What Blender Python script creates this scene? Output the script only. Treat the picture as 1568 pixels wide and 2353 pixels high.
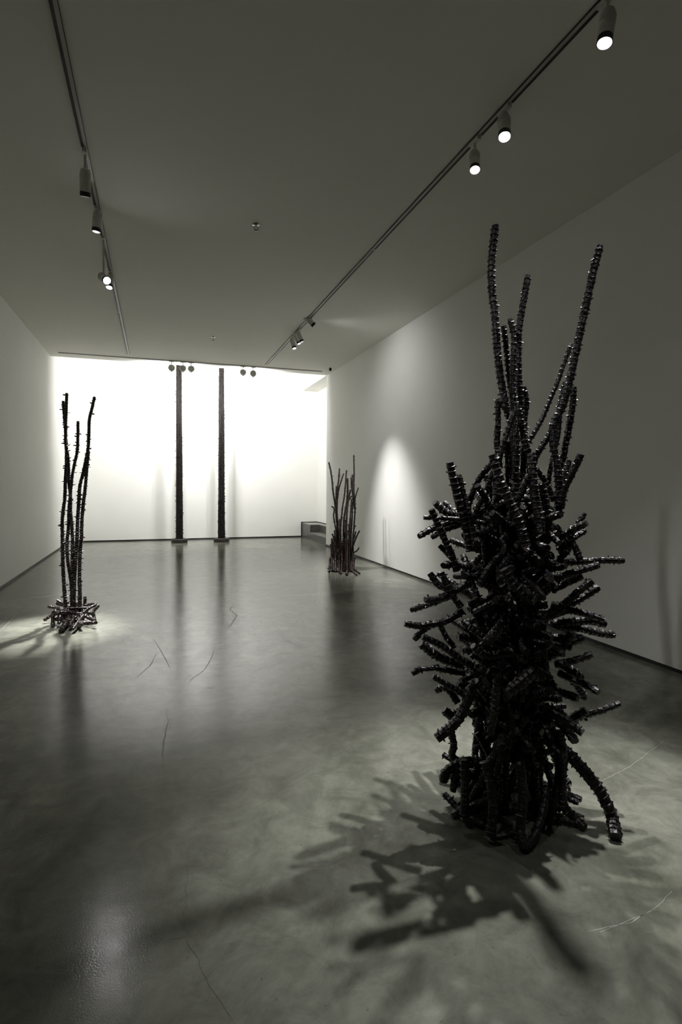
import bpy, math, random
import numpy as np
from mathutils import Vector, Matrix

for o in list(bpy.data.objects): bpy.data.objects.remove(o)
SC = bpy.context.scene
COL = SC.collection

# ------------------------------------------------------------------ camera
F = 1290.34; CY = 1152.74; YAW = 0.3188; ROLL = 0.0056; PITCH = -0.0298; EYE = 1.5
fw = Vector((math.sin(YAW)*math.cos(PITCH), math.cos(YAW)*math.cos(PITCH), math.sin(PITCH)))
rt0 = Vector((math.cos(YAW), -math.sin(YAW), 0)); up0 = rt0.cross(fw)
rt = rt0*math.cos(ROLL) + up0*math.sin(ROLL); up = up0*math.cos(ROLL) - rt0*math.sin(ROLL)
cam_d = bpy.data.cameras.new('camera'); cam = bpy.data.objects.new('camera', cam_d); COL.objects.link(cam)
cam_d.sensor_width = 36; cam_d.sensor_fit = 'AUTO'; cam_d.lens = F/2353*36
cam_d.shift_y = -(1176.5-CY)/2353; cam_d.clip_start = 0.05
M = Matrix((rt, up, -fw)).transposed().to_4x4(); M.translation = (0, 0, EYE)
cam.matrix_world = M
SC.camera = cam

# ------------------------------------------------------------------ world, exposure
w = bpy.data.worlds.new('world'); SC.world = w; w.use_nodes = True
w.node_tree.nodes['Background'].inputs[0].default_value = (0, 0, 0, 1)
SC.view_settings.view_transform = 'Standard'; SC.view_settings.look = 'None'
SC.view_settings.gamma = 1; SC.view_settings.use_curve_mapping = False
SC.view_settings.exposure = 0.0
SC.cycles.max_bounces = 8; SC.cycles.diffuse_bounces = 5; SC.cycles.glossy_bounces = 3
SC.cycles.caustics_reflective = False; SC.cycles.caustics_refractive = False
SC.cycles.sample_clamp_indirect = 4

# lamp powers in watts and half-angles; used by the spotlight builders below
POWER = dict(flood=270, left_down=330, left_back=3000, left_near=150, right_big=760, glare=540, clump=380, washer=42, unseen=90)
LIGHT_TINT = (1.0, 0.985, 0.975)

# ------------------------------------------------------------------ room dimensions (metres)
XL, XR, H, YC, YB, YF, HP = -2.094, 3.981, 4.1745, 13.22, 15.66, -3.5, 5.7
XN = 4.45; GAP = 0.035

def ray(x, y): return fw + rt*((x-784)/F) - up*((y-CY)/F)
def hit(x, y, ax, val):
    d = ray(x, y); o = (0, 0, EYE); t = (val-o[ax])/d[ax]
    return Vector((0, 0, EYE)) + d*t
def at(x, y, depth, rad=0.0):
    """point seen at photo position x,y standing `depth` metres away; never below the floor"""
    p = Vector((0, 0, EYE)) + ray(x, y)*depth
    if p.z < rad: p = hit(x, y, 2, rad)
    return p

# ------------------------------------------------------------------ materials
def mat(name, col, rough=0.5, metal=0.0, spec=0.5, emit=None, strength=0):
    m = bpy.data.materials.new(name); m.use_nodes = True
    b = m.node_tree.nodes['Principled BSDF']
    b.inputs['Base Color'].default_value = (*col, 1); b.inputs['Roughness'].default_value = rough
    b.inputs['Metallic'].default_value = metal; b.inputs['Specular IOR Level'].default_value = spec
    if emit:
        b.inputs['Emission Color'].default_value = (*emit, 1); b.inputs['Emission Strength'].default_value = strength
    return m
def nd(m, t, **kw):
    n = m.node_tree.nodes.new(t)
    for k, v in kw.items():
        if k in n.inputs: n.inputs[k].default_value = v
        else: setattr(n, k, v)
    return n
def noise_col(m, scale, c1, c2, lo=0.35, hi=0.65, detail=6, vec=None, rough=0.55, dist=0.0):
    L = m.node_tree.links; b = m.node_tree.nodes['Principled BSDF']
    tc = nd(m, 'ShaderNodeTexCoord'); n = nd(m, 'ShaderNodeTexNoise', Scale=scale, Detail=detail, Roughness=rough, Distortion=dist)
    mp = nd(m, 'ShaderNodeMapping');
    if vec: mp.inputs['Scale'].default_value = vec
    L.new(tc.outputs['Object'], mp.inputs[0]); L.new(mp.outputs[0], n.inputs['Vector'])
    r = nd(m, 'ShaderNodeValToRGB'); r.color_ramp.elements[0].position = lo; r.color_ramp.elements[1].position = hi
    r.color_ramp.elements[0].color = (*c1, 1); r.color_ramp.elements[1].color = (*c2, 1)
    L.new(n.outputs[0], r.inputs[0]); L.new(r.outputs[0], b.inputs['Base Color'])
    return tc, n, r, b
def add_bump(m, scale, strength, dist=0.01, detail=4):
    L = m.node_tree.links; b = m.node_tree.nodes['Principled BSDF']
    tc = nd(m, 'ShaderNodeTexCoord'); n = nd(m, 'ShaderNodeTexNoise', Scale=scale, Detail=detail)
    bp = nd(m, 'ShaderNodeBump', Strength=strength, Distance=dist)
    L.new(tc.outputs['Object'], n.inputs['Vector']); L.new(n.outputs[0], bp.inputs['Height']); L.new(bp.outputs[0], b.inputs['Normal'])

m_wall = mat('white_wall_paint', (0.80, 0.80, 0.74), 0.65, spec=0.3)
noise_col(m_wall, 1.2, (0.785, 0.785, 0.75), (0.81, 0.807, 0.772)); add_bump(m_wall, 60, 0.05)
m_ceil = mat('white_ceiling_paint', (0.72, 0.715, 0.65), 0.8, spec=0.2)
noise_col(m_ceil, 1.0, (0.80, 0.79, 0.73), (0.82, 0.81, 0.75))
m_dark = mat('dark_bounce_absorber', (0.03, 0.03, 0.028), 0.8, spec=0.2)  # unseen wall behind the camera, made dark to soak up bounced light
m_base = mat('black_recess_trim', (0.012, 0.012, 0.011), 0.5)

def floor_material():
    m = mat('polished_concrete', (0.3, 0.3, 0.27), 0.2, spec=0.32); L = m.node_tree.links
    tc, n, r, b = noise_col(m, 0.75, (0.055, 0.058, 0.045), (0.240, 0.247, 0.208), 0.30, 0.72, detail=9, rough=0.62, dist=1.2)
    # second, finer mottling multiplied over the first
    n2 = nd(m, 'ShaderNodeTexNoise', Scale=5.5, Detail=8, Roughness=0.7, Distortion=0.6)
    L.new(tc.outputs['Object'], n2.inputs['Vector'])
    r2 = nd(m, 'ShaderNodeValToRGB'); r2.color_ramp.elements[0].position = 0.3; r2.color_ramp.elements[1].position = 0.66
    r2.color_ramp.elements[0].color = (0.60, 0.60, 0.58, 1); r2.color_ramp.elements[1].color = (1.16, 1.16, 1.15, 1)
    L.new(n2.outputs[0], r2.inputs[0])
    mx = nd(m, 'ShaderNodeMixRGB', blend_type='MULTIPLY'); mx.inputs[0].default_value = 1
    L.new(r.outputs[0], mx.inputs[1]); L.new(r2.outputs[0], mx.inputs[2])
    # dark pits and specks
    n3 = nd(m, 'ShaderNodeTexNoise', Scale=38, Detail=4, Roughness=0.6); L.new(tc.outputs['Object'], n3.inputs['Vector'])
    r3 = nd(m, 'ShaderNodeValToRGB'); r3.color_ramp.elements[0].position = 0.24; r3.color_ramp.elements[1].position = 0.34
    r3.color_ramp.elements[0].color = (0.5, 0.5, 0.48, 1); r3.color_ramp.elements[1].color = (1, 1, 1, 1)
    L.new(n3.outputs[0], r3.inputs[0])
    mx2 = nd(m, 'ShaderNodeMixRGB', blend_type='MULTIPLY'); mx2.inputs[0].default_value = 1
    L.new(mx.outputs[0], mx2.inputs[1]); L.new(r3.outputs[0], mx2.inputs[2]); L.new(mx2.outputs[0], b.inputs['Base Color'])
    # roughness
    rr = nd(m, 'ShaderNodeMapRange'); rr.inputs['From Min'].default_value = 0.3; rr.inputs['From Max'].default_value = 0.7
    rr.inputs['To Min'].default_value = 0.20; rr.inputs['To Max'].default_value = 0.11
    L.new(n2.outputs[0], rr.inputs['Value']); L.new(rr.outputs[0], b.inputs['Roughness'])
    # trowel waves + fine grain
    n4 = nd(m, 'ShaderNodeTexNoise', Scale=160, Detail=2); L.new(tc.outputs['Object'], n4.inputs['Vector'])
    bp = nd(m, 'ShaderNodeBump', Strength=0.16, Distance=0.002); L.new(n4.outputs[0], bp.inputs['Height'])
    n5 = nd(m, 'ShaderNodeTexNoise', Scale=2.4, Detail=3); L.new(tc.outputs['Object'], n5.inputs['Vector'])
    bp2 = nd(m, 'ShaderNodeBump', Strength=0.12, Distance=0.01); L.new(n5.outputs[0], bp2.inputs['Height'])
    L.new(bp.outputs[0], bp2.inputs['Normal']); L.new(bp2.outputs[0], b.inputs['Normal'])
    return m
m_floor = floor_material()
m_crack = mat('concrete_crack', (0.06, 0.06, 0.05), 0.8)
m_joint = mat('pale_scratch', (0.30, 0.30, 0.275), 0.5)
m_stone = mat('dark_grey_stone', (0.06, 0.06, 0.055), 0.35)
noise_col(m_stone, 6, (0.045, 0.045, 0.04), (0.075, 0.075, 0.068))
m_tread = mat('lit_step_top', (0.2, 0.2, 0.18), 0.3)  # same stone, coloured paler for the light its tops reflect
noise_col(m_tread, 6, (0.16, 0.16, 0.145), (0.24, 0.24, 0.215))
m_rail = mat('grey_track_aluminium', (0.42, 0.42, 0.38), 0.4, spec=0.4)
m_slot = mat('dark_track_slot', (0.015, 0.015, 0.013), 0.6)
m_lamp = mat('white_lamp_enamel', (0.62, 0.62, 0.57), 0.4)
m_black = mat('black_plastic', (0.01, 0.01, 0.01), 0.35)
m_chrome = mat('chrome', (0.6, 0.6, 0.58), 0.2, metal=1)
m_lens = mat('lit_lens', (1, 1, 1), 0.3, emit=(1, 0.99, 0.98), strength=60)
m_lens2 = mat('brightly_lit_lens', (1, 1, 1), 0.3, emit=(1, 0.99, 0.98), strength=120)

m_lens3 = mat('glaring_lens', (1, 1, 1), 0.3, emit=(1, 0.99, 0.98), strength=360)

def stick_material(name, c1, c2, rough, spec):
    m = mat(name, c1, rough, spec=spec); noise_col(m, 14, c1, c2, 0.4, 0.7, detail=5); add_bump(m, 110, 0.55, 0.006); return m
m_big = stick_material('black_bark', (0.003, 0.0025, 0.0025), (0.011, 0.008, 0.0075), 0.38, 0.4)
m_cap = stick_material('cut_end_wood', (0.035, 0.028, 0.024), (0.07, 0.05, 0.04), 0.6, 0.3)
m_red = stick_material('dark_russet_bark', (0.006, 0.003, 0.0025), (0.022, 0.011, 0.009), 0.28, 0.7)
m_mid = stick_material('russet_bark', (0.014, 0.005, 0.004), (0.050, 0.020, 0.014), 0.36, 0.5)
m_pil = stick_material('black_thorny_bark', (0.006, 0.005, 0.0045), (0.018, 0.012, 0.010), 0.45, 0.25)
m_disc = stick_material('blackened_disc', (0.02, 0.016, 0.014), (0.035, 0.028, 0.024), 0.5, 0.4)

# ------------------------------------------------------------------ helpers
def mesh_obj(name, V, Fc, m, parent=None, smooth=False, kind=None, label=None, loc=None):
    me = bpy.data.meshes.new(name)
    if loc is not None: V = [(v[0]-loc[0], v[1]-loc[1], v[2]-loc[2]) for v in V]
    me.from_pydata([tuple(v) for v in V], [], Fc); me.update(); me.materials.append(m)
    if smooth: me.polygons.foreach_set('use_smooth', [True]*len(me.polygons))
    o = bpy.data.objects.new(name, me); COL.objects.link(o)
    if loc is not None and parent is None: o.location = loc
    if parent is not None: o.parent = parent
    if kind: o['kind'] = kind
    if label: o['label'] = label
    return o
class MB:
    def __init__(s): s.V = []; s.F = []
    def box(s, a, b):
        x0, y0, z0 = a; x1, y1, z1 = b; n = len(s.V)
        s.V += [(x0,y0,z0),(x1,y0,z0),(x1,y1,z0),(x0,y1,z0),(x0,y0,z1),(x1,y0,z1),(x1,y1,z1),(x0,y1,z1)]
        s.F += [tuple(n+i for i in f) for f in ((0,3,2,1),(4,5,6,7),(0,1,5,4),(1,2,6,5),(2,3,7,6),(3,0,4,7))]; return s
    def lathe(s, prof, M=None, seg=24, caps=True):
        """profile of (radius, height) turned about Z, then moved by M"""
        n = len(s.V)
        for r, z in prof:
            for k in range(seg):
                a = 2*math.pi*k/seg; p = Vector((r*math.cos(a), r*math.sin(a), z))
                s.V.append(tuple(M @ p) if M else tuple(p))
        for i in range(len(prof)-1):
            for k in range(seg):
                a = n+i*seg+k; b = n+i*seg+(k+1) % seg; s.F.append((a, b, b+seg, a+seg))
        if not caps: return s
        s.F.append(tuple(n+k for k in range(seg))[::-1]); s.F.append(tuple(n+(len(prof)-1)*seg+k for k in range(seg)))
        return s
    def obj(s, name, m, parent=None, **kw): return mesh_obj(name, s.V, s.F, m, parent, **kw)
def thing(name, label, cat, loc=(0, 0, 0), group=None):
    o = bpy.data.objects.new(name, None); COL.objects.link(o); o.location = loc; o.empty_display_size = 0.1
    o['label'] = label; o['category'] = cat
    if group: o['group'] = group
    return o
def struct(name, mb, m, parent=None):
    o = mb.obj(name, m, parent)
    if parent is None: o['kind'] = 'structure'
    return o

# ------------------------------------------------------------------ room shell
T = 0.2
floor = struct('floor', MB().box((XL-T, YF-T, -0.1), (XN+T, YB+T, 0)), m_floor)
struct('wall_left', MB().box((XL-T, YF, GAP), (XL, YB, HP)), m_wall)
# right wall up to the opening, and its upper part carried on above the opening
rw = MB().box((XR, YF, GAP), (XR+T, YC, H))
rw.box((XR, YC-0.3, H), (XR+T, YB, HP))
struct('wall_right', rw, m_wall)
struct('wall_back', MB().box((XL-T, YB, GAP), (XN+T, YB+T, HP)), m_wall)
struct('wall_front', MB().box((XL-T, YF-T, 0), (XN+T, YF, HP)), m_dark)
struct('wall_niche', MB().box((XN, YC-1.5, 0), (XN+T, YB, H)), m_wall)
struct('ceiling', MB().box((XL-T, YF, H), (XR+T, YC, H+0.25)), m_ceil)
niche_c = struct('ceiling_niche', MB().box((XR+T, YC-1.5, H), (XN+T, YB, H+0.15)), m_ceil)
struct('wall_passage', MB().box((XR+T, YC-1.7, 0), (XN+T, YC-1.5, H)), m_wall)
struct('ceiling_recess', MB().box((XL-T, YC-0.1, HP), (XR+T, YB+T, HP+0.15)), m_ceil)
struct('wall_recess', MB().box((XL-T, YC-0.15, H+0.25), (XR+T, YC, HP)), m_wall)
R = 0.012
struct('baseboard_left', MB().box((XL-T, YF, 0), (XL-R, YB, GAP)), m_base)
struct('baseboard_right', MB().box((XR+R, YF, 0), (XR+T, YC-R, GAP)), m_base)
struct('baseboard_back', MB().box((XL-T, YB+R, 0), (XR, YB+T, GAP)), m_base)

# cracks and scratches in the concrete, lying in the floor
def ribbon(pts, wdt, m, name, jitter=0.0, seed=0):
    rnd = random.Random(seed); P = []
    for i in range(len(pts)-1):
        a = hit(*pts[i], 2, 0); b = hit(*pts[i+1], 2, 0); n = max(2, int((b-a).length/0.025))
        for k in range(n):
            p = a.lerp(b, k/n); d = (b-a).normalized(); s = Vector((-d.y, d.x, 0))
            P.append(p + s*rnd.uniform(-jitter, jitter))
    V = []; Fc = []
    for i, p in enumerate(P):
        d = (P[min(i+1, len(P)-1)]-P[max(i-1, 0)]).normalized(); s = Vector((-d.y, d.x, 0))
        ww = wdt*(0.4+0.6*math.sin(math.pi*(i+0.5)/len(P)))*rnd.uniform(0.5, 1.1)
        V += [p-s*ww/2+Vector((0, 0, .0006)), p+s*ww/2+Vector((0, 0, .0006))]
        if i: n = 2*i; Fc.append((n-2, n-1, n+1, n))
    mesh_obj(name, V, Fc, m, floor)
for i, (pts, wd) in enumerate([
    ([(383,1625),(386,1660),(376,1700),(372,1755),(381,1800)], .0035),
    ([(432,1955),(429,2060),(420,2135),(428,2148),(460,2220),(500,2290),(545,2353)], .0022),
    ([(428,2148),(395,2160),(360,2185)], .0018),
    ([(370,1820),(420,1795),(488,1758)], .0030),
    ([(488,1480),(492,1500),(470,1540),(440,1560),(432,1575)], .006),
    ([(540,1390),(528,1400),(545,1415),(520,1450)], .008),
    ([(590,1492),(602,1497)], .006), ([(475,1580),(498,1584)], .008),
    ([(310,1560),(345,1530),(360,1500)], .005), ([(640,1440),(655,1470),(700,1490),(760,1500)], .004)]):
    ribbon(pts, wd, m_crack, 'crack', 0.006, i)
for i, (pts, wd) in enumerate([
    ([(0,1450),(35,1415),(66,1392)], .010), ([(355,1470),(378,1510),(393,1540)], .008),
    ([(1350,2140),(1450,2120),(1510,2085),(1550,2040)], .0022), ([(1380,2142),(1460,2110),(1520,2085)], .0018),
    ([(1375,1800),(1450,1760),(1530,1700)], .0025)]):
    ribbon(pts, wd, m_joint, 'scratch', 0.002, i+30)

# ------------------------------------------------------------------ stone steps in the side opening
Y1, YT = 14.73, YB
st = thing('stone_steps', 'low dark grey stone steps rising into the side opening by the back wall', 'steps', (XR, YB, 0))
def part(name, mb, m, par): 
    return mesh_obj(name, [(v[0]-par.location.x, v[1]-par.location.y, v[2]-par.location.z) for v in mb.V], mb.F, m, par)
X2 = XR+0.27
part('plinth', MB().box((XR+.003, Y1, 0), (XN-.02, YB-.003, 0.40)).box((X2, YC-1.495, 0), (XN-.02, Y1, 0.40)), m_stone, st)
part('upper_tread', MB().box((XR+.003, Y1-.004, 0.40), (XN-.02, YB-.003, 0.415)).box((X2-.004, YC-1.495, 0.40), (XN-.02, Y1, 0.415)), m_tread, st)
part('lower_step', MB().box((XR+.003, YC+.003, 0), (X2, Y1, 0.19)), m_stone, st)
part('lower_tread', MB().box((XR+.003, YC+.003, 0.19), (X2-.002, Y1-.002, 0.202)), m_tread, st)
part('black_edge_trim', MB().box((XR-.02, YB-.012, GAP), (XN-.004, YB-.002, 0.437)).box((XN-.012, YC-1.5, .40), (XN-.002, YB, .437)), m_base, st)

# ------------------------------------------------------------------ lighting tracks
def track(axis, c, a, b, outer, gaps, label):
    """surface track along Y (axis 1) or X (axis 0) on the ceiling; gaps = adapters and joints hiding the slot"""
    loc = (c, a, H) if axis else (a, c, H)
    t = thing('lighting_track', label, 'lighting track', loc, 'ceiling lighting tracks')
    def bx(u0, u1, v0, v1, z0, z1): return MB().box((u0, v0, z0), (u1, v1, z1)) if axis else MB().box((v0, u0, z0), (v1, u1, z1))
    part('rail', bx(c-.024, c+.024, a, b, H-.012, H), m_rail, t)
    cuts = [a] + [g for q in sorted(gaps) for g in (q[0], q[1])] + [b]
    for i in range(0, len(cuts), 2):
        part('slot', bx(c+outer*.002, c+outer*.022, cuts[i]+.005, cuts[i+1]-.005, H-.0135, H-.011), m_slot, t)
    part('edge_groove', bx(c-outer*.0265, c-outer*.023, a, b, H-.0125, H-.002), m_slot, t)
    return t

# ------------------------------------------------------------------ spotlights
def orient(direction):
    d = Vector(direction).normalized(); return d.to_track_quat('-Z', 'Y').to_matrix().to_4x4()
def spot_lamp(par_loc, pos, direction, watts, angle, blend, radius=0.03, parent=None):
    ld = bpy.data.lights.new('lamp_light', 'SPOT'); ld.energy = watts; ld.spot_size = math.radians(angle); ld.spot_blend = blend
    ld.shadow_soft_size = radius; ld.color = LIGHT_TINT
    o = bpy.data.objects.new('lamp_light', ld); COL.objects.link(o); o.parent = parent
    m = orient(direction); m.translation = Vector(pos)-Vector(par_loc); o.matrix_local = m
    return o
def track_spot(X, lens, target, label, group, watts, angle=40, blend=0.6, bright=False, size=1.0, yshift=0.0):
    target = Vector(target); s = size
    if len(lens) == 2:                                # photo position: the swivel hangs plumb under its track
        lp = hit(*lens, 0, X)
        for _ in range(6): d = (target-lp).normalized(); lp = hit(*lens, 0, X+d.x*.11*s)
        lens = lp
    lens = Vector(lens); d = (target-lens).normalized()
    hinge = lens - d*0.11*s                           # the head swivels here
    loc = (X, hinge.y+yshift, H)
    t = thing('track_spotlight', label, 'spotlight', loc, group)
    part('adapter', MB().box((X-.017, loc[1]-.06, H-.035), (X+.017, loc[1]+.06, H-.012)), m_lamp, t)
    # stem down to the hinge
    top = Vector((X, loc[1], H-.03)); v = hinge-top; q = v.to_track_quat('Z', 'Y').to_matrix().to_4x4(); q.translation = top
    part('stem', MB().lathe([(.011, 0), (.011, v.length)], q, 12), m_lamp, t)
    Mh = (-d).to_track_quat('Z', 'Y').to_matrix().to_4x4(); Mh.translation = lens     # +Z points back from the lens
    side = Mh.to_3x3() @ Vector((1, 0, 0)); mj = side.to_track_quat('Z', 'Y').to_matrix().to_4x4(); mj.translation = hinge - side*.03
    part('swivel_joint', MB().lathe([(.02, 0), (.026, .006), (.026, .054), (.02, .06)], mj, 16), m_lamp, t)
    hs = part('housing', MB().lathe([(.036*s, .035*s), (.042*s, .036*s), (.042*s, .10*s), (.039*s, .102*s), (.039*s, .108*s), (.042*s, .11*s), (.042*s, .17*s), (.034*s, .20*s), (.012, .205*s)], Mh), m_lamp, t)
    for k in range(5):
        z = (.12+.011*k)*s
        f = MB().lathe([(.043*s, z), (.045*s, z+.001), (.045*s, z+.003), (.043*s, z+.004)], Mh); n = part('cooling_fin', f, m_lamp, t)
        n.parent = hs
    # open snoot: outer wall, rim, inner wall
    part('snoot', MB().lathe([(.041*s, .036*s), (.041*s, .002), (.041*s, 0), (.037*s, 0), (.0365*s, .036*s)], Mh, caps=False), m_black, t)
    part('lens', MB().lathe([(.0362*s, .031), (.0362*s, .026)], Mh), m_lens3 if watts == POWER['left_near'] else m_lens2 if bright else m_lens, t)
    spot_lamp(loc, lens - d*(-.006), d, watts, angle, blend, 0.03*s, t)
    return t, loc[1]

XTL, XTR, YT2 = -0.53, 2.35, 12.79
BIG = Vector((1.67, 2.15, 1.0)); LEFT = Vector((-0.87, 6.63, 0.5)); MID = Vector((3.2, 9.43, 0.9))
gl, gr = [], []
GL = 'spotlights on the left track'; GR = 'spotlights at the near end of the right track'; GF = 'spotlights at the far end of the right track'
def LT(x, y, dx=0.0): return hit(x, y, 0, XTL+dx)
def RT(x, y, dx=0.0): return hit(x, y, 0, XTR+dx)
for args in [
    (XTL, (196,452), (-0.75,6.6,0.0), 'nearest white spotlight on the left track, dark rim, lens hardly showing', GL, POWER['left_down'], 24, 1, False, 1.0),
    (XTL, (221,533), (-0.95,6.35,0.0), 'white spotlight on the left track, second from the camera, with glowing oval lens', GL, POWER['left_down'], 24, 1, False, 1.0),
    (XTL, (246,645), (1.5,2.3,1.0), 'white spotlight on the left track shining brightly toward the camera', GL, POWER['left_near'], 26, .8, True, 1.0),
    (XTL, (251,661), (-1.0,6.3,0.0), 'farthest spotlight on the left track, tucked just behind the brightest one', GL, POWER['left_back'], 24, 1, False, 1.0)]:
    t, y = track_spot(*args); gl.append((y-.07, y+.07))
for args in [
    (XTR, (1390,100), (1.55,2.15,0.0), 'spotlight with tilted glowing oval lens in the top right corner of the ceiling', GR, POWER['right_big'], 50, 1, True, 1.0),
    (XTR, (1160,315), (1.5,1.95,0.0), 'brightest glaring spotlight on the right track above the tall branch sculpture', GR, POWER['glare'], 42, 1, True, 1.05),
    (XTR, (1092,391), (1.65,2.5,0.3), 'small bright spotlight on the right track just beyond the glaring one', GR, POWER['right_big']*.05, 36, 1, True, .95),
    (XTR, (722,748), (3.98,8.8,2.7), 'white spotlight lying almost level, aimed at the right wall', GF, POWER['washer'], 125, 1.0, False, 1.1),
    (XTR, (694,786), (3.95,9.1,0.25), 'pale spotlight with dark rim, nearest of the three hanging down on the far right track', GF, POWER['clump'], 48, 1, False, 1.0),
    (XTR, (688,790), (3.9,8.7,0.1), 'white spotlight half hidden behind its paler neighbour on the far right track', GF, POWER['clump']*.8, 50, 1, False, 1.0),
    (XTR, (677,801), (3.2,8.9,0.1), 'farthest spotlight on the right track, hanging down with dark rim', GF, POWER['clump']*.4, 60, 1.0, False, 1.0)]:
    t, y = track_spot(*args); gr.append((y-.07, y+.07))
# lamps of the same tracks above and behind the photographer
t, y = track_spot(XTR, (2.35, 1.5, 3.85), (.9, 2.8, 0), 'spotlight on the right track beyond the top edge of the view', 'spotlights above the photographer', POWER['unseen']*.6, 44, 1)
gr.append((y-.07, y+.07))
t, y = track_spot(XTL, (-.5, 1.3, 3.85), (2.6, 2.4, 0.6), 'spotlight on the left track beyond the top edge of the view', 'spotlights above the photographer', POWER['unseen']*1.5, 44, 1)
gl.append((y-.07, y+.07))
gl.append((9.44, 9.47)); gr.append((5.99, 6.02))
track(1, XTL, YF+.5, 12.42, -1, gl, 'thin ceiling lighting track running down the left side of the room')
track(1, XTR, YF+.5, 12.49, 1, gr, 'thin ceiling lighting track running down the right side of the room')

gb = []
def flood(px, py, turn, tilt, label):
    c = hit(px, py, 1, YT2+.03); X = hit(px, py, 1, YT2).x
    t = thing('flood_spotlight', label, 'spotlight', (X, YT2, H), 'round floodlights along the edge before the back wall')
    d = Vector((math.sin(turn)*math.cos(tilt), math.cos(turn)*math.cos(tilt), math.sin(tilt)))
    part('adapter', MB().box((X-.055, YT2-.016, H-.032), (X+.055, YT2+.016, H-.011)), m_lamp, t)
    top = Vector((X, YT2, H-.03)); v = Vector((0, 0, -(top.z-c.z-.05))); q = v.to_track_quat('Z', 'Y').to_matrix().to_4x4(); q.translation = top
    part('stem', MB().lathe([(.012, 0), (.012, max(.02, v.length))], q, 12), m_lamp, t)
    Mh = (-d).to_track_quat('Z', 'Y').to_matrix().to_4x4(); Mh.translation = c + d*.03
    part('round_head', MB().lathe([(.066, 0), (.070, .004), (.070, .035), (.062, .055), (.03, .066), (.012, .068)], Mh, 28), m_lamp, t)
    part('lens', MB().lathe([(.060, .002), (.060, -.003)], Mh, 28), m_lens, t)
    part('tilt_knob', MB().lathe([(.012, -.012), (.014, .0), (.012, .012)], Matrix.Translation(c + Vector((0, 0, -.078)) + d*.01), 12), m_lamp, t)
    spot_lamp((X, YT2, H), c + d*.042, d, POWER['flood'], 160, .6, .055, t)
    gb.append((X-.06, X+.06))
flood(394.5, 845, -.25, -.18, 'leftmost round white floodlight, left of the first tall column')
flood(420.5, 846, .0, -.22, 'round white floodlight overlapping the top of the left tall column')
flood(439.5, 847, .20, -.32, 'round white floodlight just right of the left tall column')
flood(559, 855, -.15, -.30, 'tilted round white floodlight to the right of the right tall column')
flood(582, 858, .20, -.20, 'rightmost round white floodlight before the back wall')
track(0, YT2, -1.88, 3.73, -1, gb, 'lighting track across the ceiling edge in front of the back wall')

# ------------------------------------------------------------------ ceiling fittings
for (x, y, lab) in [(0.99, 5.84, 'small chrome ceiling sprinkler nearer the camera, between the two tracks'),
                    (1.00, 10.50, 'small chrome ceiling sprinkler farther away, near the back of the ceiling')]:
    t = thing('sprinkler', lab, 'sprinkler', (x, y, H), 'ceiling sprinklers')
    Mx = Matrix.Translation((x, y, H))
    part('escutcheon', MB().lathe([(.040, 0), (.038, -.008), (.022, -.014)], Mx), m_chrome, t)
    part('nozzle', MB().lathe([(.010, -.012), (.010, -.03), (.006, -.034)], Mx, 12), m_chrome, t)
    fr = MB()
    for s in (-1, 1):
        for k in range(8):
            a0 = math.pi*k/8; a1 = math.pi*(k+1)/8
            p = Vector((x+s*.020*math.sin(a0), y, H-.02-.042*k/8)); q2 = Vector((x+s*.020*math.sin(a1), y, H-.02-.042*(k+1)/8))
            m4 = (q2-p).to_track_quat('Z', 'Y').to_matrix().to_4x4(); m4.translation = p; fr.lathe([(.003, 0), (.003, (q2-p).length)], m4, 6)
    part('frame', fr, m_black, t)
    part('deflector', MB().lathe([(.020, -.062), (.022, -.064), (.006, -.068)], Mx, 16), m_black, t)
t = thing('ceiling_sensor', 'tiny black sensor hanging from the ceiling beside the right wall corner', 'sensor', (3.8, 12.35, H))
Mx = Matrix.Translation((3.8, 12.35, H))
part('mount', MB().lathe([(.022, 0), (.022, -.014)], Mx, 16), m_black, t)
part('body', MB().lathe([(.030, -.014), (.034, -.02), (.032, -.055), (.022, -.07), (.010, -.074)], Mx, 16), m_black, t)

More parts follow.
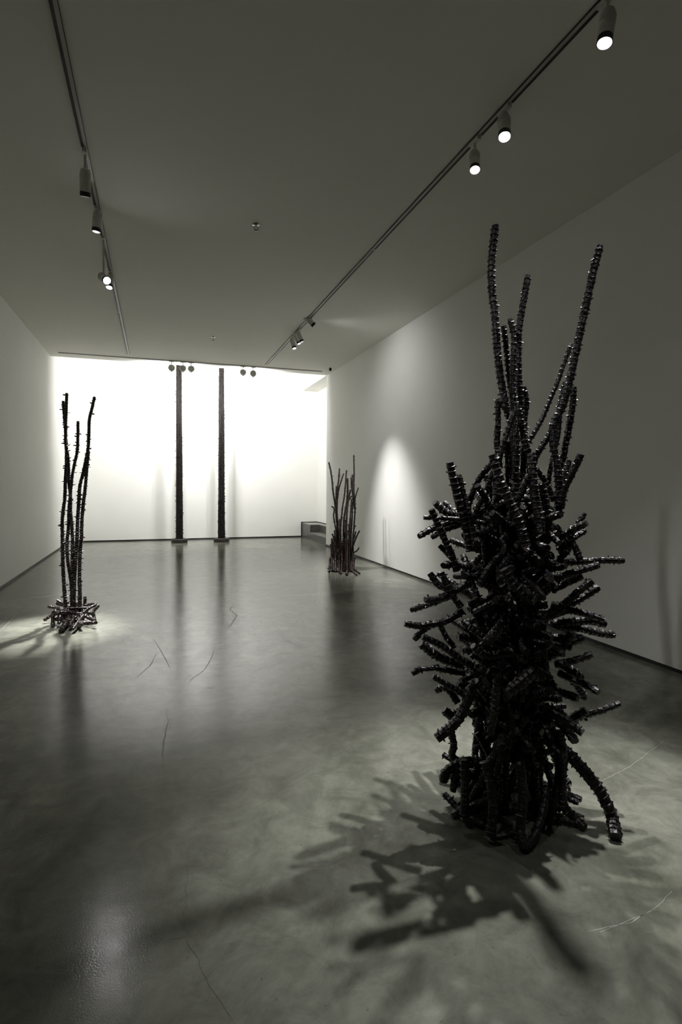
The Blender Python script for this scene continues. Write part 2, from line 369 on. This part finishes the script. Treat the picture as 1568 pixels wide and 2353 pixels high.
# ------------------------------------------------------------------ stalks
def catmull(P, step):
    P = [np.array(p, float) for p in P]; P = [2*P[0]-P[1]] + P + [2*P[-1]-P[-2]]; out = []
    for i in range(1, len(P)-2):
        p0, p1, p2, p3 = P[i-1:i+3]; n = max(1, int(np.linalg.norm(p2-p1)/step))
        for k in range(n):
            t = k/n; out.append(0.5*((2*p1)+(-p0+p2)*t+(2*p0-5*p1+4*p2-p3)*t*t+(-p0+3*p1-3*p2+p3)*t**3))
    out.append(P[-2]); return np.array(out)
def stalk_geo(P, r0, r1, rnd, ring=0.024, seg=9, lip=0.10, nub=0.5, nub_len=0.010, rough=0.06, nub_w=1.0):
    """ringed, knobbly stem through P: returns vertices, faces. nub = thorns per ring"""
    C0 = catmull(P, ring/4.0); S = np.concatenate([[0], np.cumsum(np.linalg.norm(np.diff(C0, axis=0), axis=1))])
    q = []; u = 0.0                                   # stem sections are plain, with a short raised lip between them
    while u < S[-1]-ring*.6:
        g = ring*rnd.uniform(.8, 1.25); q += [(u, 0), (u+g*.68, 1), (u+g*.80, 2), (u+g*.92, 2)]; u += g
    q.append((S[-1], 0)); q = [(min(a, S[-1]-1e-4*(len(q)-j)), b) for j, (a, b) in enumerate(q)]
    C = np.stack([np.interp([a for a, b in q], S, C0[:, k]) for k in range(3)], axis=1); kinds = [b for a, b in q]; n = len(C)
    Tn = np.gradient(C, axis=0); Tn /= np.linalg.norm(Tn, axis=1)[:, None]+1e-9
    ref = np.array([0.3, 0.5, 0.8]) if abs(Tn[0] @ np.array([0.3, .5, .8])) < .9 else np.array([1., 0, 0])
    U = np.cross(Tn[0], ref); U /= np.linalg.norm(U)
    ang = np.arange(seg)*2*math.pi/seg; V = []; Fc = []; fr = []
    pat = (0.96, 0.98, 1.0+lip)
    ecc = rnd.uniform(0.9, 1.0); ph = rnd.random()*6.3
    for i in range(n):
        U = U - Tn[i]*(U @ Tn[i]); U /= np.linalg.norm(U); W = np.cross(Tn[i], U); t = i/(n-1)
        r = (r0+(r1-r0)*t)*pat[kinds[i]]*(rnd.uniform(.97, 1.05) if kinds[i] == 2 else 1)
        rr = r*(1+rough*np.array([rnd.uniform(-1, 1) for _ in range(seg)]))*(1-(1-ecc)*np.cos(ang*2+ph))
        # the cut ends close in a little
        if i == 0 or i == n-1: rr = rr*0.93
        V.append(C[i][None]+rr[:, None]*(np.cos(ang)[:, None]*U+np.sin(ang)[:, None]*W)); fr.append((U.copy(), W.copy(), r))
        if i:
            a = (i-1)*seg
            for k in range(seg):
                b = a+(k+1) % seg; Fc.append((a+k, b, b+seg, a+k+seg))
    V = np.concatenate(V); Fc.append(tuple(range(seg))[::-1]); Fc.append(tuple((n-1)*seg+k for k in range(seg)))
    extra = []; base = len(V)
    m = int(nub*n/4)
    for _ in range(m):
        i = rnd.randrange(1, n-1) if n > 2 else 0; U, W, r = fr[i]; a = rnd.random()*6.283
        d = math.cos(a)*U+math.sin(a)*W; s = np.cross(d, Tn[i]); L = nub_len*rnd.uniform(.4, 1.3); wd = nub_len*nub_w*rnd.uniform(.28, .5)
        c = C[i]+d*r*.85; lean = Tn[i]*rnd.uniform(-.5, .5)*L
        q = len(V)+len(extra)
        for (u, v) in ((1, 0), (0, 1), (-1, 0), (0, -1)): extra.append(c+wd*(u*s+v*Tn[i]))
        tip = c+d*(L+r*.2)+lean
        for (u, v) in ((1, 0), (0, 1), (-1, 0), (0, -1)): extra.append(tip+wd*.55*(u*s+v*Tn[i]))
        for k in range(4): Fc.append((q+k, q+(k+1) % 4, q+4+(k+1) % 4, q+4+k))
        Fc.append((q+4, q+5, q+6, q+7))
    if extra: V = np.concatenate([V, np.array(extra)])
    return V, Fc
class Stalks:
    def __init__(s): s.V = []; s.F = []; s.n = 0
    def add(s, V, Fc):
        s.V.append(V); s.F += [tuple(i+s.n for i in f) for f in Fc]; s.n += len(V)
def put(name, geo, m, root, label=None, kind=None):
    V, Fc = geo; l = root.location; return mesh_obj(name, [(v[0]-l.x, v[1]-l.y, v[2]-l.z) for v in V], Fc, m, root, smooth=False, label=label, kind=kind)

# ---- the large branch sculpture -------------------------------------------------
rnd = random.Random(11)
big = thing('branch_sculpture', 'large black sculpture of tangled ringed branches, tallest in the right foreground', 'sculpture', (1.67, 2.15, 0), 'branch sculptures on the concrete floor')
DB = 2.62
def A(*p): return [(900+x/2.613, 480+y/2.613) for x, y in p]      # three close looks at the photograph
def B(*p): return [(900+x/2.613, 1120+y/2.613) for x, y in p]
def Cc(*p): return [(900+x/2.613, 1500+y/2.613) for x, y in p]
# (points, radius in photo px, distance offset at the first and last point)
heroes = [
 (A((625,100),(600,330),(605,500),(622,650),(635,850),(660,1050),(690,1200),(720,1320),(750,1680)), 8, .02, -.02),
 (A((820,400),(800,520),(770,690),(762,830),(765,1000),(775,1150),(790,1350),(830,1500),(840,1750)), 6.8, .05, .02),
 (A((712,660),(735,780),(728,1000),(735,1150),(750,1350),(745,1620)), 6.2, -.03, -.05),
 (A((675,705),(690,850),(705,1000),(725,1150),(760,1400)), 6, .08, .05),
 (A((1253,222),(1207,400),(1165,600),(1130,750),(1100,900),(1070,1030),(1030,1180),(975,1290),(970,1400),(990,1530),(1000,1650),(1005,1850)), 8.2, .0, -.05),
 (A((1078,812),(1035,930),(990,1060),(950,1150),(900,1270),(830,1390),(790,1450)), 5.6, .1, .05),
 (A((1095,1070),(1085,1200),(1060,1350),(1040,1450),(1020,1600),(1000,1850)), 6.8, .05, .05),
 (A((1045,1040),(1010,1180),(1000,1350),(950,1580),(930,1800)), 6.2, .08, .1),
 (A((985,1280),(940,1370),(875,1475),(850,1550)), 6.5, -.04, 0),
 (A((1140,1472),(1090,1580),(1040,1680),(1010,1800)), 7.5, -.12, -.05),
 (A((1065,1510),(1040,1620),(1020,1800)), 7, -.05, -.05),
 (A((672,1190),(660,1160),(640,1160),(638,1300),(635,1400),(650,1560)), 6.5, -.08, -.05),
 (A((795,1070),(812,1160),(800,1250),(800,1400),(790,1600)), 6, .06, .05),
 (A((735,1220),(690,1350),(655,1470),(640,1510)), 6.2, -.15, -.15),
 (A((755,1180),(775,1280),(800,1400),(820,1460)), 7, -.1, -.1),
 (A((605,1478),(650,1620),(700,1740),(760,1860),(790,1960),(810,2030)), 9.5, -.28, -.32),
 (A((600,1530),(520,1630),(465,1770),(450,1850)), 6.5, -.1, -.02),
 (A((350,1520),(375,1640),(410,1780),(440,1875),(470,2045)), 9, -.18, -.12),
 (A((405,1600),(425,1700),(460,1825),(505,2035)), 7.5, -.1, -.15),
 (A((610,1570),(570,1690),(520,1790),(500,1850)), 6, -.15, -.1),
 (A((515,1660),(560,1730),(600,1810),(630,1900)), 7, -.2, -.1),
 (A((840,1468),(850,1600),(865,1750),(890,1860),(895,1950)), 8.5, -.22, -.28),
 (A((825,1600),(780,1700),(740,1780),(700,1870)), 7, -.24, -.2),
 (A((905,1655),(930,1800),(950,1930)), 8, -.18, -.2),
 (A((870,1560),(925,1640),(975,1750)), 6, -.1, -.05),
 (A((630,1560),(625,1800),(620,1950)), 7.5, -.05, -.1),
 (A((690,1400),(700,1600),(690,1800)), 7.5, .0, .0),
 (A((760,1420),(745,1600),(760,1850)), 7.5, .08, .05),
 # left side
 (B((260,90),(330,150),(400,165)), 8, -.05, 0), (B((318,90),(360,130),(420,180)), 6.5, .05, 0),
 (B((193,180),(380,190),(570,215)), 5.2, -.12, -.1), (B((240,133),(300,270),(360,400),(390,500)), 7, -.16, -.1),
 (B((165,295),(250,245),(330,215),(430,190)), 7, -.1, 0), (B((240,300),(330,250),(420,220)), 6.5, .05, 0),
 (B((290,350),(350,410),(400,480)), 6.5, .0, -.05), (B((310,470),(380,460),(470,480)), 7.5, -.1, 0),
 (B((230,515),(290,590),(380,600),(480,570)), 7, -.05, -.1), (B((200,675),(290,665),(380,620),(480,570)), 7.5, -.15, -.1),
 (B((115,738),(200,710),(260,690),(360,650)), 6.8, .05, 0), (B((80,815),(150,830),(220,825),(330,800),(430,740)), 7.2, -.12, -.1),
 (B((140,910),(190,855),(240,820)), 8, -.05, -.1), (B((175,935),(290,1020),(430,1070)), 9.5, -.05, 0),
 (B((185,895),(300,950),(430,1040),(500,1080)), 7.5, -.15, -.1), (B((125,1120),(180,1090),(270,1085),(340,1100),(440,1115)), 6.2, -.1, -.05),
 (B((300,510),(350,620),(420,720)), 7, -.12, -.15), (B((290,820),(330,900),(380,960)), 6.5, 0, 0),
 (Cc((250,140),(330,190),(420,240),(470,300)), 6.5, -.1, -.1), (Cc((268,225),(330,210),(400,300)), 7.5, .05, 0),
 (Cc((315,340),(370,380),(450,330)), 9.5, .0, 0), (Cc((270,515),(340,460),(400,400),(440,330),(485,230)), 10.5, -.2, -.15),
 (Cc((355,450),(375,560),(362,620),(420,660)), 7.5, -.05, -.05), (Cc((312,770),(330,715),(420,660),(530,650)), 10, -.08, -.1),
 (Cc((368,830),(382,760),(405,680)), 7.5, -.1, -.1), (Cc((435,640),(440,850),(435,985)), 8.5, -.16, -.17),
 (Cc((515,640),(505,860),(480,960)), 8.5, -.05, -.08), (Cc((365,985),(480,930),(590,870)), 7.5, -.17, -.1),
 (Cc((595,1105),(610,950),(600,800),(560,650)), 9.5, -.28, -.2), (Cc((600,1110),(680,1095),(770,1070)), 7.5, -.28, -.25),
 (Cc((795,1180),(775,1050),(790,850),(770,650)), 9.5, -.33, -.2), (Cc((800,1180),(860,1100),(910,950),(930,800)), 7.5, -.33, -.15),
 # right side
 (Cc((1345,1105),(1328,1000),(1290,900),(1230,800),(1150,700),(1070,615),(1000,560)), 12, -.2, -.05),
 (Cc((1160,1050),(1100,990),(1035,920),(1025,780),(1030,600),(1005,470)), 9.5, -.15, -.1),
 (Cc((1372,302),(1280,340),(1180,370),(1060,410),(960,430)), 8.2, .0, .05), (Cc((1172,345),(1080,400),(1000,420)), 11, -.05, 0),
 (Cc((1150,482),(1080,430),(980,375),(930,350)), 9, -.25, -.15), (Cc((1100,530),(1060,470),(1010,420)), 9, -.22, -.1),
 (Cc((1243,237),(1180,200),(1100,165),(1000,120)), 8.5, -.12, 0), (Cc((1145,150),(1090,110),(1000,60)), 9, 0, 0),
 (Cc((1160,272),(1130,220),(1050,120)), 8, .05, 0), (Cc((1120,275),(1040,245),(940,210)), 8.5, -.1, 0),
 (Cc((1207,8),(1100,45),(980,70)), 7.5, -.12, -.05), (Cc((1045,320),(960,330)), 7, 0, 0), (Cc((1040,370),(950,340)), 7, .1, 0),
 (Cc((1060,830),(1000,680),(960,560)), 8, .1, .05), (Cc((985,850),(930,680),(900,560)), 7.5, .05, 0),
 (B((1395,440),(1290,437),(1150,445),(1000,452)), 7.3, .0, 0), (B((1250,463),(1180,485),(1060,520),(960,560)), 7.2, -.1, -.05),
 (B((1160,155),(1120,220),(1060,310),(1000,380)), 7, 0, 0), (B((1172,213),(1080,260),(1000,310)), 7.5, -.1, 0),
 (B((1162,262),(1090,310),(1020,400)), 7, .05, 0), (B((1090,335),(1112,380),(1135,440)), 7, -.08, -.1),
 (B((1090,338),(1040,400),(980,450)), 6.5, 0, 0), (B((1148,530),(1060,570),(960,620)), 8, -.05, 0),
 (B((1208,560),(1130,620),(1050,690),(960,750)), 8, -.12, -.05), (B((1243,600),(1150,660),(1040,715)), 8.5, 0, 0),
 (B((1280,795),(1190,765),(1070,735),(960,700)), 8, -.12, -.05), (B((1285,825),(1200,800),(1080,810),(960,820)), 9, 0, 0),
 (B((1335,885),(1250,875),(1150,850),(1000,830)), 8, .08, 0), (B((1150,900),(1080,930),(980,990)), 9.5, .0, 0), (B((1090,870),(1020,960),(960,1000)), 9, -.1, 0),
 # front
 (B((675,490),(720,560),(800,640),(860,680)), 11, -.34, -.34), (B((700,690),(745,600)), 8.5, -.32, -.3),
 (B((655,835),(615,890),(570,930)), 9, -.34, -.3), (Cc((690,245),(770,180),(850,115)), 12, -.34, -.3),
 (Cc((635,150),(620,350),(595,480)), 8, -.3, -.26), (B((490,950),(570,1010),(730,990)), 8, -.28, -.25),
]

for pts, rp, d0, d1 in heroes[:100]:
    n = len(pts); P = []
    r = rp/F*DB*1.03
    for i, (x, y) in enumerate(pts):
        t = i/(n-1); d = d0+(d1-d0)*t; P.append(at(x, y, DB+d, r))
    put('branch', stalk_geo(P, r*1.0, r*1.04, rnd, ring=.024, seg=11, nub=1.5, nub_len=.0055, nub_w=2.0, lip=.12, rough=.10), m_big, big)
# the inner tangle nobody could count
core = Stalks()
def axis_x(y):  return 1180 + (0 if y < 1500 else (y-1500)*0.0)
def ctr(z):     # centre of the body at height z
    return Vector((1.655, 2.165, z))
RT_ = Vector((rt.x, rt.y, 0)).normalized(); FW_ = Vector((fw.x, fw.y, 0)).normalized()
cx0 = at(1172, 1500, DB); CX, CYY = cx0.x, cx0.y
def bodyr(z):
    zs = [0, .12, .35, .6, .9, 1.2, 1.35, 1.5, 1.7]; rs = [.27, .26, .235, .255, .27, .265, .21, .12, .08]
    return float(np.interp(z, zs, rs))
zt = lambda y: at(1172, y, DB).z
for i in range(235):
    z = rnd.uniform(.42, 1.45); a = rnd.random()*6.283; rr = bodyr(z)*rnd.uniform(.1, .62)
    c = Vector((CX, CYY, z)) + RT_*math.cos(a)*rr + FW_*math.sin(a)*rr
    d = Vector((rnd.gauss(0, 1), rnd.gauss(0, 1), rnd.gauss(0, .9))).normalized(); L = rnd.uniform(.10, .21)
    mid = c + Vector((rnd.gauss(0, .012), rnd.gauss(0, .012), rnd.gauss(0, .012)))
    P = [c-d*L, mid, c+d*L]
    P = [p for p in P]
    ok = all((Vector((p.x-CX, p.y-CYY, 0)).length < bodyr(p.z)+.03) and p.z > .03 for p in P)
    if not ok: P = [c-d*L*.45, mid, c+d*L*.45]
    core.add(*stalk_geo(P, rnd.uniform(.013, .02), rnd.uniform(.013, .02), rnd, ring=.022, seg=8, nub=1.2, nub_len=.006, nub_w=1.8, rough=.12))
# spikes that stand out towards and away from the viewer
for i in range(60):
    z = rnd.uniform(.45, 1.32); a = rnd.choice([rnd.uniform(-2.2, -.95), rnd.uniform(.75, 2.4)])
    c = Vector((CX, CYY, z)); o = RT_*math.cos(a)+FW_*math.sin(a); o.z = rnd.uniform(-.35, .5)
    e = bodyr(z)*rnd.uniform(1.15, 1.65) if a > 0 else bodyr(z)*rnd.uniform(1.0, 1.25)
    P = [c+o*e, c+o*e*.6+Vector((rnd.gauss(0, .015), rnd.gauss(0, .015), rnd.gauss(0, .015))), c+o*e*.15]
    core.add(*stalk_geo(P, .015, .017, rnd, ring=.022, seg=8, nub=.6))
# legs below
for i in range(24):
    a = rnd.random()*6.283; rr = rnd.uniform(.08, .23); a2 = a+rnd.uniform(-1.7, 1.7); r2 = rr*rnd.uniform(.5, 1.1)
    p0 = Vector((CX, CYY, .015)) + RT_*math.cos(a)*rr*1.08 + FW_*math.sin(a)*rr
    p2 = Vector((CX, CYY, rnd.uniform(.4, .72))) + RT_*math.cos(a2)*r2 + FW_*math.sin(a2)*r2
    core.add(*stalk_geo([p0, p0.lerp(p2, .5)+Vector((rnd.gauss(0, .02), rnd.gauss(0, .02), 0)), p2], .016, .016, rnd, ring=.022, seg=8, nub=.7))
for i in range(30):
    a = rnd.random()*6.283; rr = rnd.uniform(.1, .26); z = rnd.uniform(.018, .10)
    c = Vector((CX, CYY, z)) + RT_*math.cos(a)*rr*1.05 + FW_*math.sin(a)*rr; d = Vector((rnd.gauss(0, 1), rnd.gauss(0, 1), 0)).normalized()*rnd.uniform(.07, .15)
    core.add(*stalk_geo([c-d, c+Vector((0, 0, .004)), c+d+Vector((0, 0, rnd.uniform(0, .06)))], .014, .014, rnd, ring=.022, seg=8, nub=.7))
for i in range(30):
    z = rnd.uniform(.14, .42); a = rnd.random()*6.283; rr = rnd.uniform(.03, .19)
    c = Vector((CX, CYY, z)) + RT_*math.cos(a)*rr + FW_*math.sin(a)*rr; d = Vector((rnd.gauss(0, 1), rnd.gauss(0, 1), rnd.gauss(0, .7))).normalized()*rnd.uniform(.06, .12)
    core.add(*stalk_geo([c-d, c+Vector((0, 0, .006)), c+d], .015, .014, rnd, ring=.022, seg=8, nub=1, nub_len=.006, nub_w=1.8, rough=.12))
put('inner_branches', (np.concatenate(core.V), core.F), m_big, big, kind='stuff')

# ---- the slender sculpture on the left -------------------------------------------
rnd = random.Random(5)
DL = 6.1
left = thing('stalk_sculpture', 'slender sculpture of five tall thorny stalks over a small twig heap, on the left', 'sculpture', (-0.87, 6.63, 0), 'branch sculptures on the concrete floor')
def D_(*p): return [(60+x/3.795, 880+y/3.795) for x, y in p]
def E_(*p): return [(100+x/11.2, 1360+y/11.2) for x, y in p]
for pts, d0, d1 in [
 (D_((355,88),(350,250),(347,400),(345,520),(362,620),(372,750),(372,850),(388,1000),(388,1120),(403,1290),(405,1450),(402,1600),(405,1800),(400,2010)), 0, 0),
 (D_((325,158),(333,280),(345,450),(352,600),(350,720),(343,850),(338,1000),(325,1100),(316,1200),(318,1400),(322,1600),(330,1750),(342,1930),(345,2060)), .06, .0),
 (D_((453,333),(452,470),(445,600),(415,740),(398,850),(384,1000),(374,1100),(370,1250),(357,1400),(365,1560),(385,1680),(398,1800),(400,2000)), -.05, .05),
 (D_((597,120),(575,220),(552,320),(548,450),(540,580),(520,680),(495,800),(470,900),(460,1050),(450,1200),(445,1350),(435,1500),(425,1650),(418,1820),(415,2010)), 0, -.02),
 (D_((545,590),(532,720),(522,850),(512,950),(500,1050),(487,1200),(482,1350),(470,1500),(466,1700),(470,1850),(470,2010)), -.04, .02)]:
    n = len(pts); r = 3.75/F*DL
    P = [at(x, y, DL+d0+(d1-d0)*i/(n-1), r) for i, (x, y) in enumerate(pts)]
    put('stalk', stalk_geo(P, r*.86, r*1.08, rnd, ring=.024, seg=9, lip=.2, nub=.9, nub_len=.021, rough=.12), m_red, left)
for pts, d0, d1 in [
 (E_((0,740),(210,600),(330,500)), -.1, 0), (E_((120,380),(250,400),(400,430)), .05, .05), (E_((350,220),(430,260),(520,330)), .1, .1),
 (E_((240,890),(240,700),(250,560),(320,450)), -.3, 0), (E_((430,1010),(520,850),(660,590)), -.5, -.1), (E_((470,950),(600,780),(720,560)), -.5, -.05),
 (E_((760,960),(900,760),(1040,590)), -.5, -.1), (E_((850,740),(950,600),(1150,440),(1370,320)), -.2, .0), (E_((1420,350),(1320,460),(1240,570)), -.0, -.1),
 (E_((1310,710),(1280,580),(1150,540)), -.1, 0), (E_((1360,790),(1220,800),(1060,810)), -.3, -.2), (E_((1330,730),(1180,680),(1060,600)), -.2, -.1),
 (E_((1070,120),(1065,300),(1040,400)), .12, .1), (E_((1370,310),(1220,320),(1060,350)), .05, .05), (E_((430,480),(550,500),(720,520)), -.1, -.1),
 (E_((280,700),(400,710),(520,650)), -.2, -.1), (E_((540,790),(730,720),(920,600)), -.3, -.15), (E_((390,430),(420,650),(400,810)), -.05, -.3),
 (E_((540,450),(700,380),(880,350)), .1, .1), (E_((680,880),(760,700),(760,480)), -.4, 0), (E_((980,850),(900,700),(860,480)), -.4, 0), (E_((340,300),(450,330),(560,350)), .15, .1)]:
    n = len(pts); r = 3.6/F*DL
    P = [at(x, y, DL+d0+(d1-d0)*i/(n-1), r) for i, (x, y) in enumerate(pts)]
    put('twig', stalk_geo(P, r, r*.95, rnd, ring=.024, seg=9, lip=.15, nub=.8, nub_len=.009, rough=.1), m_red, left)

for i in range(16):
    a = rnd.random()*6.283; rr = rnd.uniform(.02, .17); z = rnd.uniform(.03, .15)
    c = Vector((left.location.x, left.location.y, z)) + Vector((math.cos(a), math.sin(a), 0))*rr
    d = Vector((rnd.gauss(0, 1), rnd.gauss(0, 1), rnd.gauss(0, .35))).normalized()*rnd.uniform(.07, .12); d.z = max(-z+.02, min(d.z, z-.02)) if z > .02 else 0
    put('twig', stalk_geo([c-d, c+Vector((rnd.gauss(0, .006), rnd.gauss(0, .006), .003)), c+d], .016, .015, rnd, ring=.024, seg=9, lip=.15, nub=.8, nub_len=.009, rough=.1), m_red, left)

# ---- the clump near the right wall ------------------------------------------------
rnd = random.Random(8)
DM = 10.0
mid = thing('stalk_sculpture', 'dense upright clump of dark russet stalks standing beside the right wall', 'sculpture', (3.21, 9.43, 0), 'branch sculptures on the concrete floor')
def G_(*p): return [(720+x/7.13, 1020+y/7.13) for x, y in p]
for pts, rc, d0, d1 in [
 (G_((255,300),(285,430),(310,600),(325,780),(350,930),(368,1080),(385,1300)), 13, 0, 0),
 (G_((430,400),(420,560),(403,700),(395,900),(390,1100),(400,1300),(410,1500),(400,2050)), 12, 0, 0),
 (G_((385,690),(380,900),(380,1100),(395,1300),(400,1600)), 18, .05, 0), (G_((500,485),(455,620),(418,750),(400,900)), 10, .05, 0),
 (G_((300,1020),(345,1070),(335,1180),(360,1340),(380,1500),(380,2000)), 11, -.1, 0),
 (G_((545,430),(530,640),(510,850),(485,1000),(470,1150),(455,1300),(450,1500),(460,2050)), 12, 0, -.1),
 (G_((560,565),(565,750),(560,900),(530,1080),(510,1200),(500,1400),(490,2050)), 17, -.05, -.1),
 (G_((615,750),(590,850),(565,1000),(550,1200),(545,1500),(540,2080)), 13, .05, 0), (G_((635,850),(600,900),(570,940)), 10, 0, 0),
 (G_((665,180),(670,400),(670,560),(668,760),(680,900),(690,1030),(680,1200),(665,1400),(650,1700),(650,2080)), 12, .08, .05),
 (G_((650,500),(640,650),(650,800),(665,950),(685,1060)), 16, .02, 0), (G_((625,545),(625,680),(648,800)), 11, -.05, 0),
 (G_((742,715),(702,840),(682,950),(688,1050)), 10, 0, 0), (G_((630,900),(620,1050),(608,1200),(592,1350),(590,1500),(580,2050)), 12, .1, .1),
 (G_((642,950),(640,1150),(635,1300),(620,1500),(610,2000)), 12, 0, 0), (G_((762,1420),(720,1500),(680,1600),(640,1720)), 12, -.1, 0),
 (G_((700,1430),(680,1520),(650,1620),(640,1950)), 12, .05, 0), (G_((752,1700),(720,1745),(650,1790)), 10, -.1, 0),
 (G_((280,1645),(300,1750),(318,1900),(320,2050)), 12, -.1, -.1), (G_((275,1870),(270,1980),(265,2100)), 13, -.2, -.3),
 (G_((313,1470),(335,1540),(350,1650),(350,2000)), 12, 0, 0), (G_((350,1410),(355,1500),(368,1700),(370,2050)), 12, .05, .05),
 (G_((328,1570),(335,1700),(340,2050)), 14, .1, .1), (G_((640,1380),(600,1400),(575,1440)), 12, -.1, 0), (G_((685,1860),(668,1950),(640,2020)), 10, 0, 0),
 (G_((765,2120),(690,2070),(620,2020)), 12, -.2, 0), (G_((420,2110),(500,2060),(570,2010)), 13, -.3, -.1), (G_((235,2040),(300,2035),(400,2040)), 10, -.1, 0),
 (G_((550,2145),(560,2050),(560,1900)), 16, -.5, -.1), (G_((715,2145),(650,2090),(600,2000)), 12, -.4, -.1), (G_((445,2130),(480,2080),(520,2000)), 12, -.5, -.1),
 (G_((690,1330),(660,1450),(650,1600)), 11, -.1, 0), (G_((670,1970),(640,2040),(600,2080)), 11, -.1, -.1)]:
    n = len(pts); r = rc*1.12/7.13/F*DM
    P = [at(x, y, DM+d0+(d1-d0)*i/(n-1), r) for i, (x, y) in enumerate(pts)]
    put('stalk', stalk_geo(P, r*.92, r*1.05, rnd, ring=.026, seg=8, lip=.22, nub=.8, nub_len=.014, rough=.1), m_mid, mid)
for i in range(44):
    bx_ = rnd.uniform(295, 660); tx = bx_+rnd.uniform(-30, 30); ty = rnd.uniform(1180, 1950) if 380 < bx_ < 620 else rnd.uniform(1450, 1950)
    d = rnd.uniform(-.25, .3); r = rnd.uniform(11, 15)/7.13/F*DM
    (px0, py0), (px1, py1), (px2, py2) = G_((tx, ty), ((tx+bx_)/2+rnd.uniform(-12, 12), (ty+2060)/2), (bx_, 2075-80*d))
    P = [at(px0, py0, DM+d*.6, r), at(px1, py1, DM+d*.8, r), at(px2, py2, DM+d, r)]
    put('stalk', stalk_geo(P, r*.92, r*1.05, rnd, ring=.026, seg=8, lip=.2, nub=.8, nub_len=.014, rough=.1), m_mid, mid)

# ---- the two tall columns ------------------------------------------------------------
def column(bx, by, seed, label):
    rnd = random.Random(seed)
    t = thing('thorny_column', label, 'sculpture', (bx, by, 0), 'tall thorny columns before the back wall')
    o = part('base_disc', MB().lathe([(.195, 0), (.205, .012), (.205, .085), (.196, .098), (.02, .1)], Matrix.Translation((bx, by, 0)), 48), m_disc, t)
    N = 10; TOP = 5.25
    for k in range(N):
        a = 2*math.pi*k/N + .15; P = []
        for j in range(9):
            z = .095+(TOP-.095)*j/8; R_ = .069*(1-.30*min(z/4.2, 1.1))
            P.append((bx+R_*math.cos(a)+rnd.uniform(-.004, .004), by+R_*math.sin(a)+rnd.uniform(-.004, .004), z))
        put('stalk', stalk_geo(P, .0245, .0175, rnd, ring=.028, seg=8, lip=.16, nub=.8, nub_len=.020, rough=.08), m_pil, t)
    P = [(bx, by, .095), (bx, by, 2.5), (bx, by, TOP)]
    put('core', stalk_geo(P, .058, .040, rnd, ring=.05, seg=12, lip=.05, nub=0), m_pil, t)
c1 = hit(412.6, 1246.5, 2, 0); c2 = hit(509.3, 1244.8, 2, 0)
column(c1.x, c1.y, 21, 'left of two tall black thorny columns on a round base before the white wall')
column(c2.x, c2.y, 22, 'right of two tall black thorny columns on a round base before the white wall')
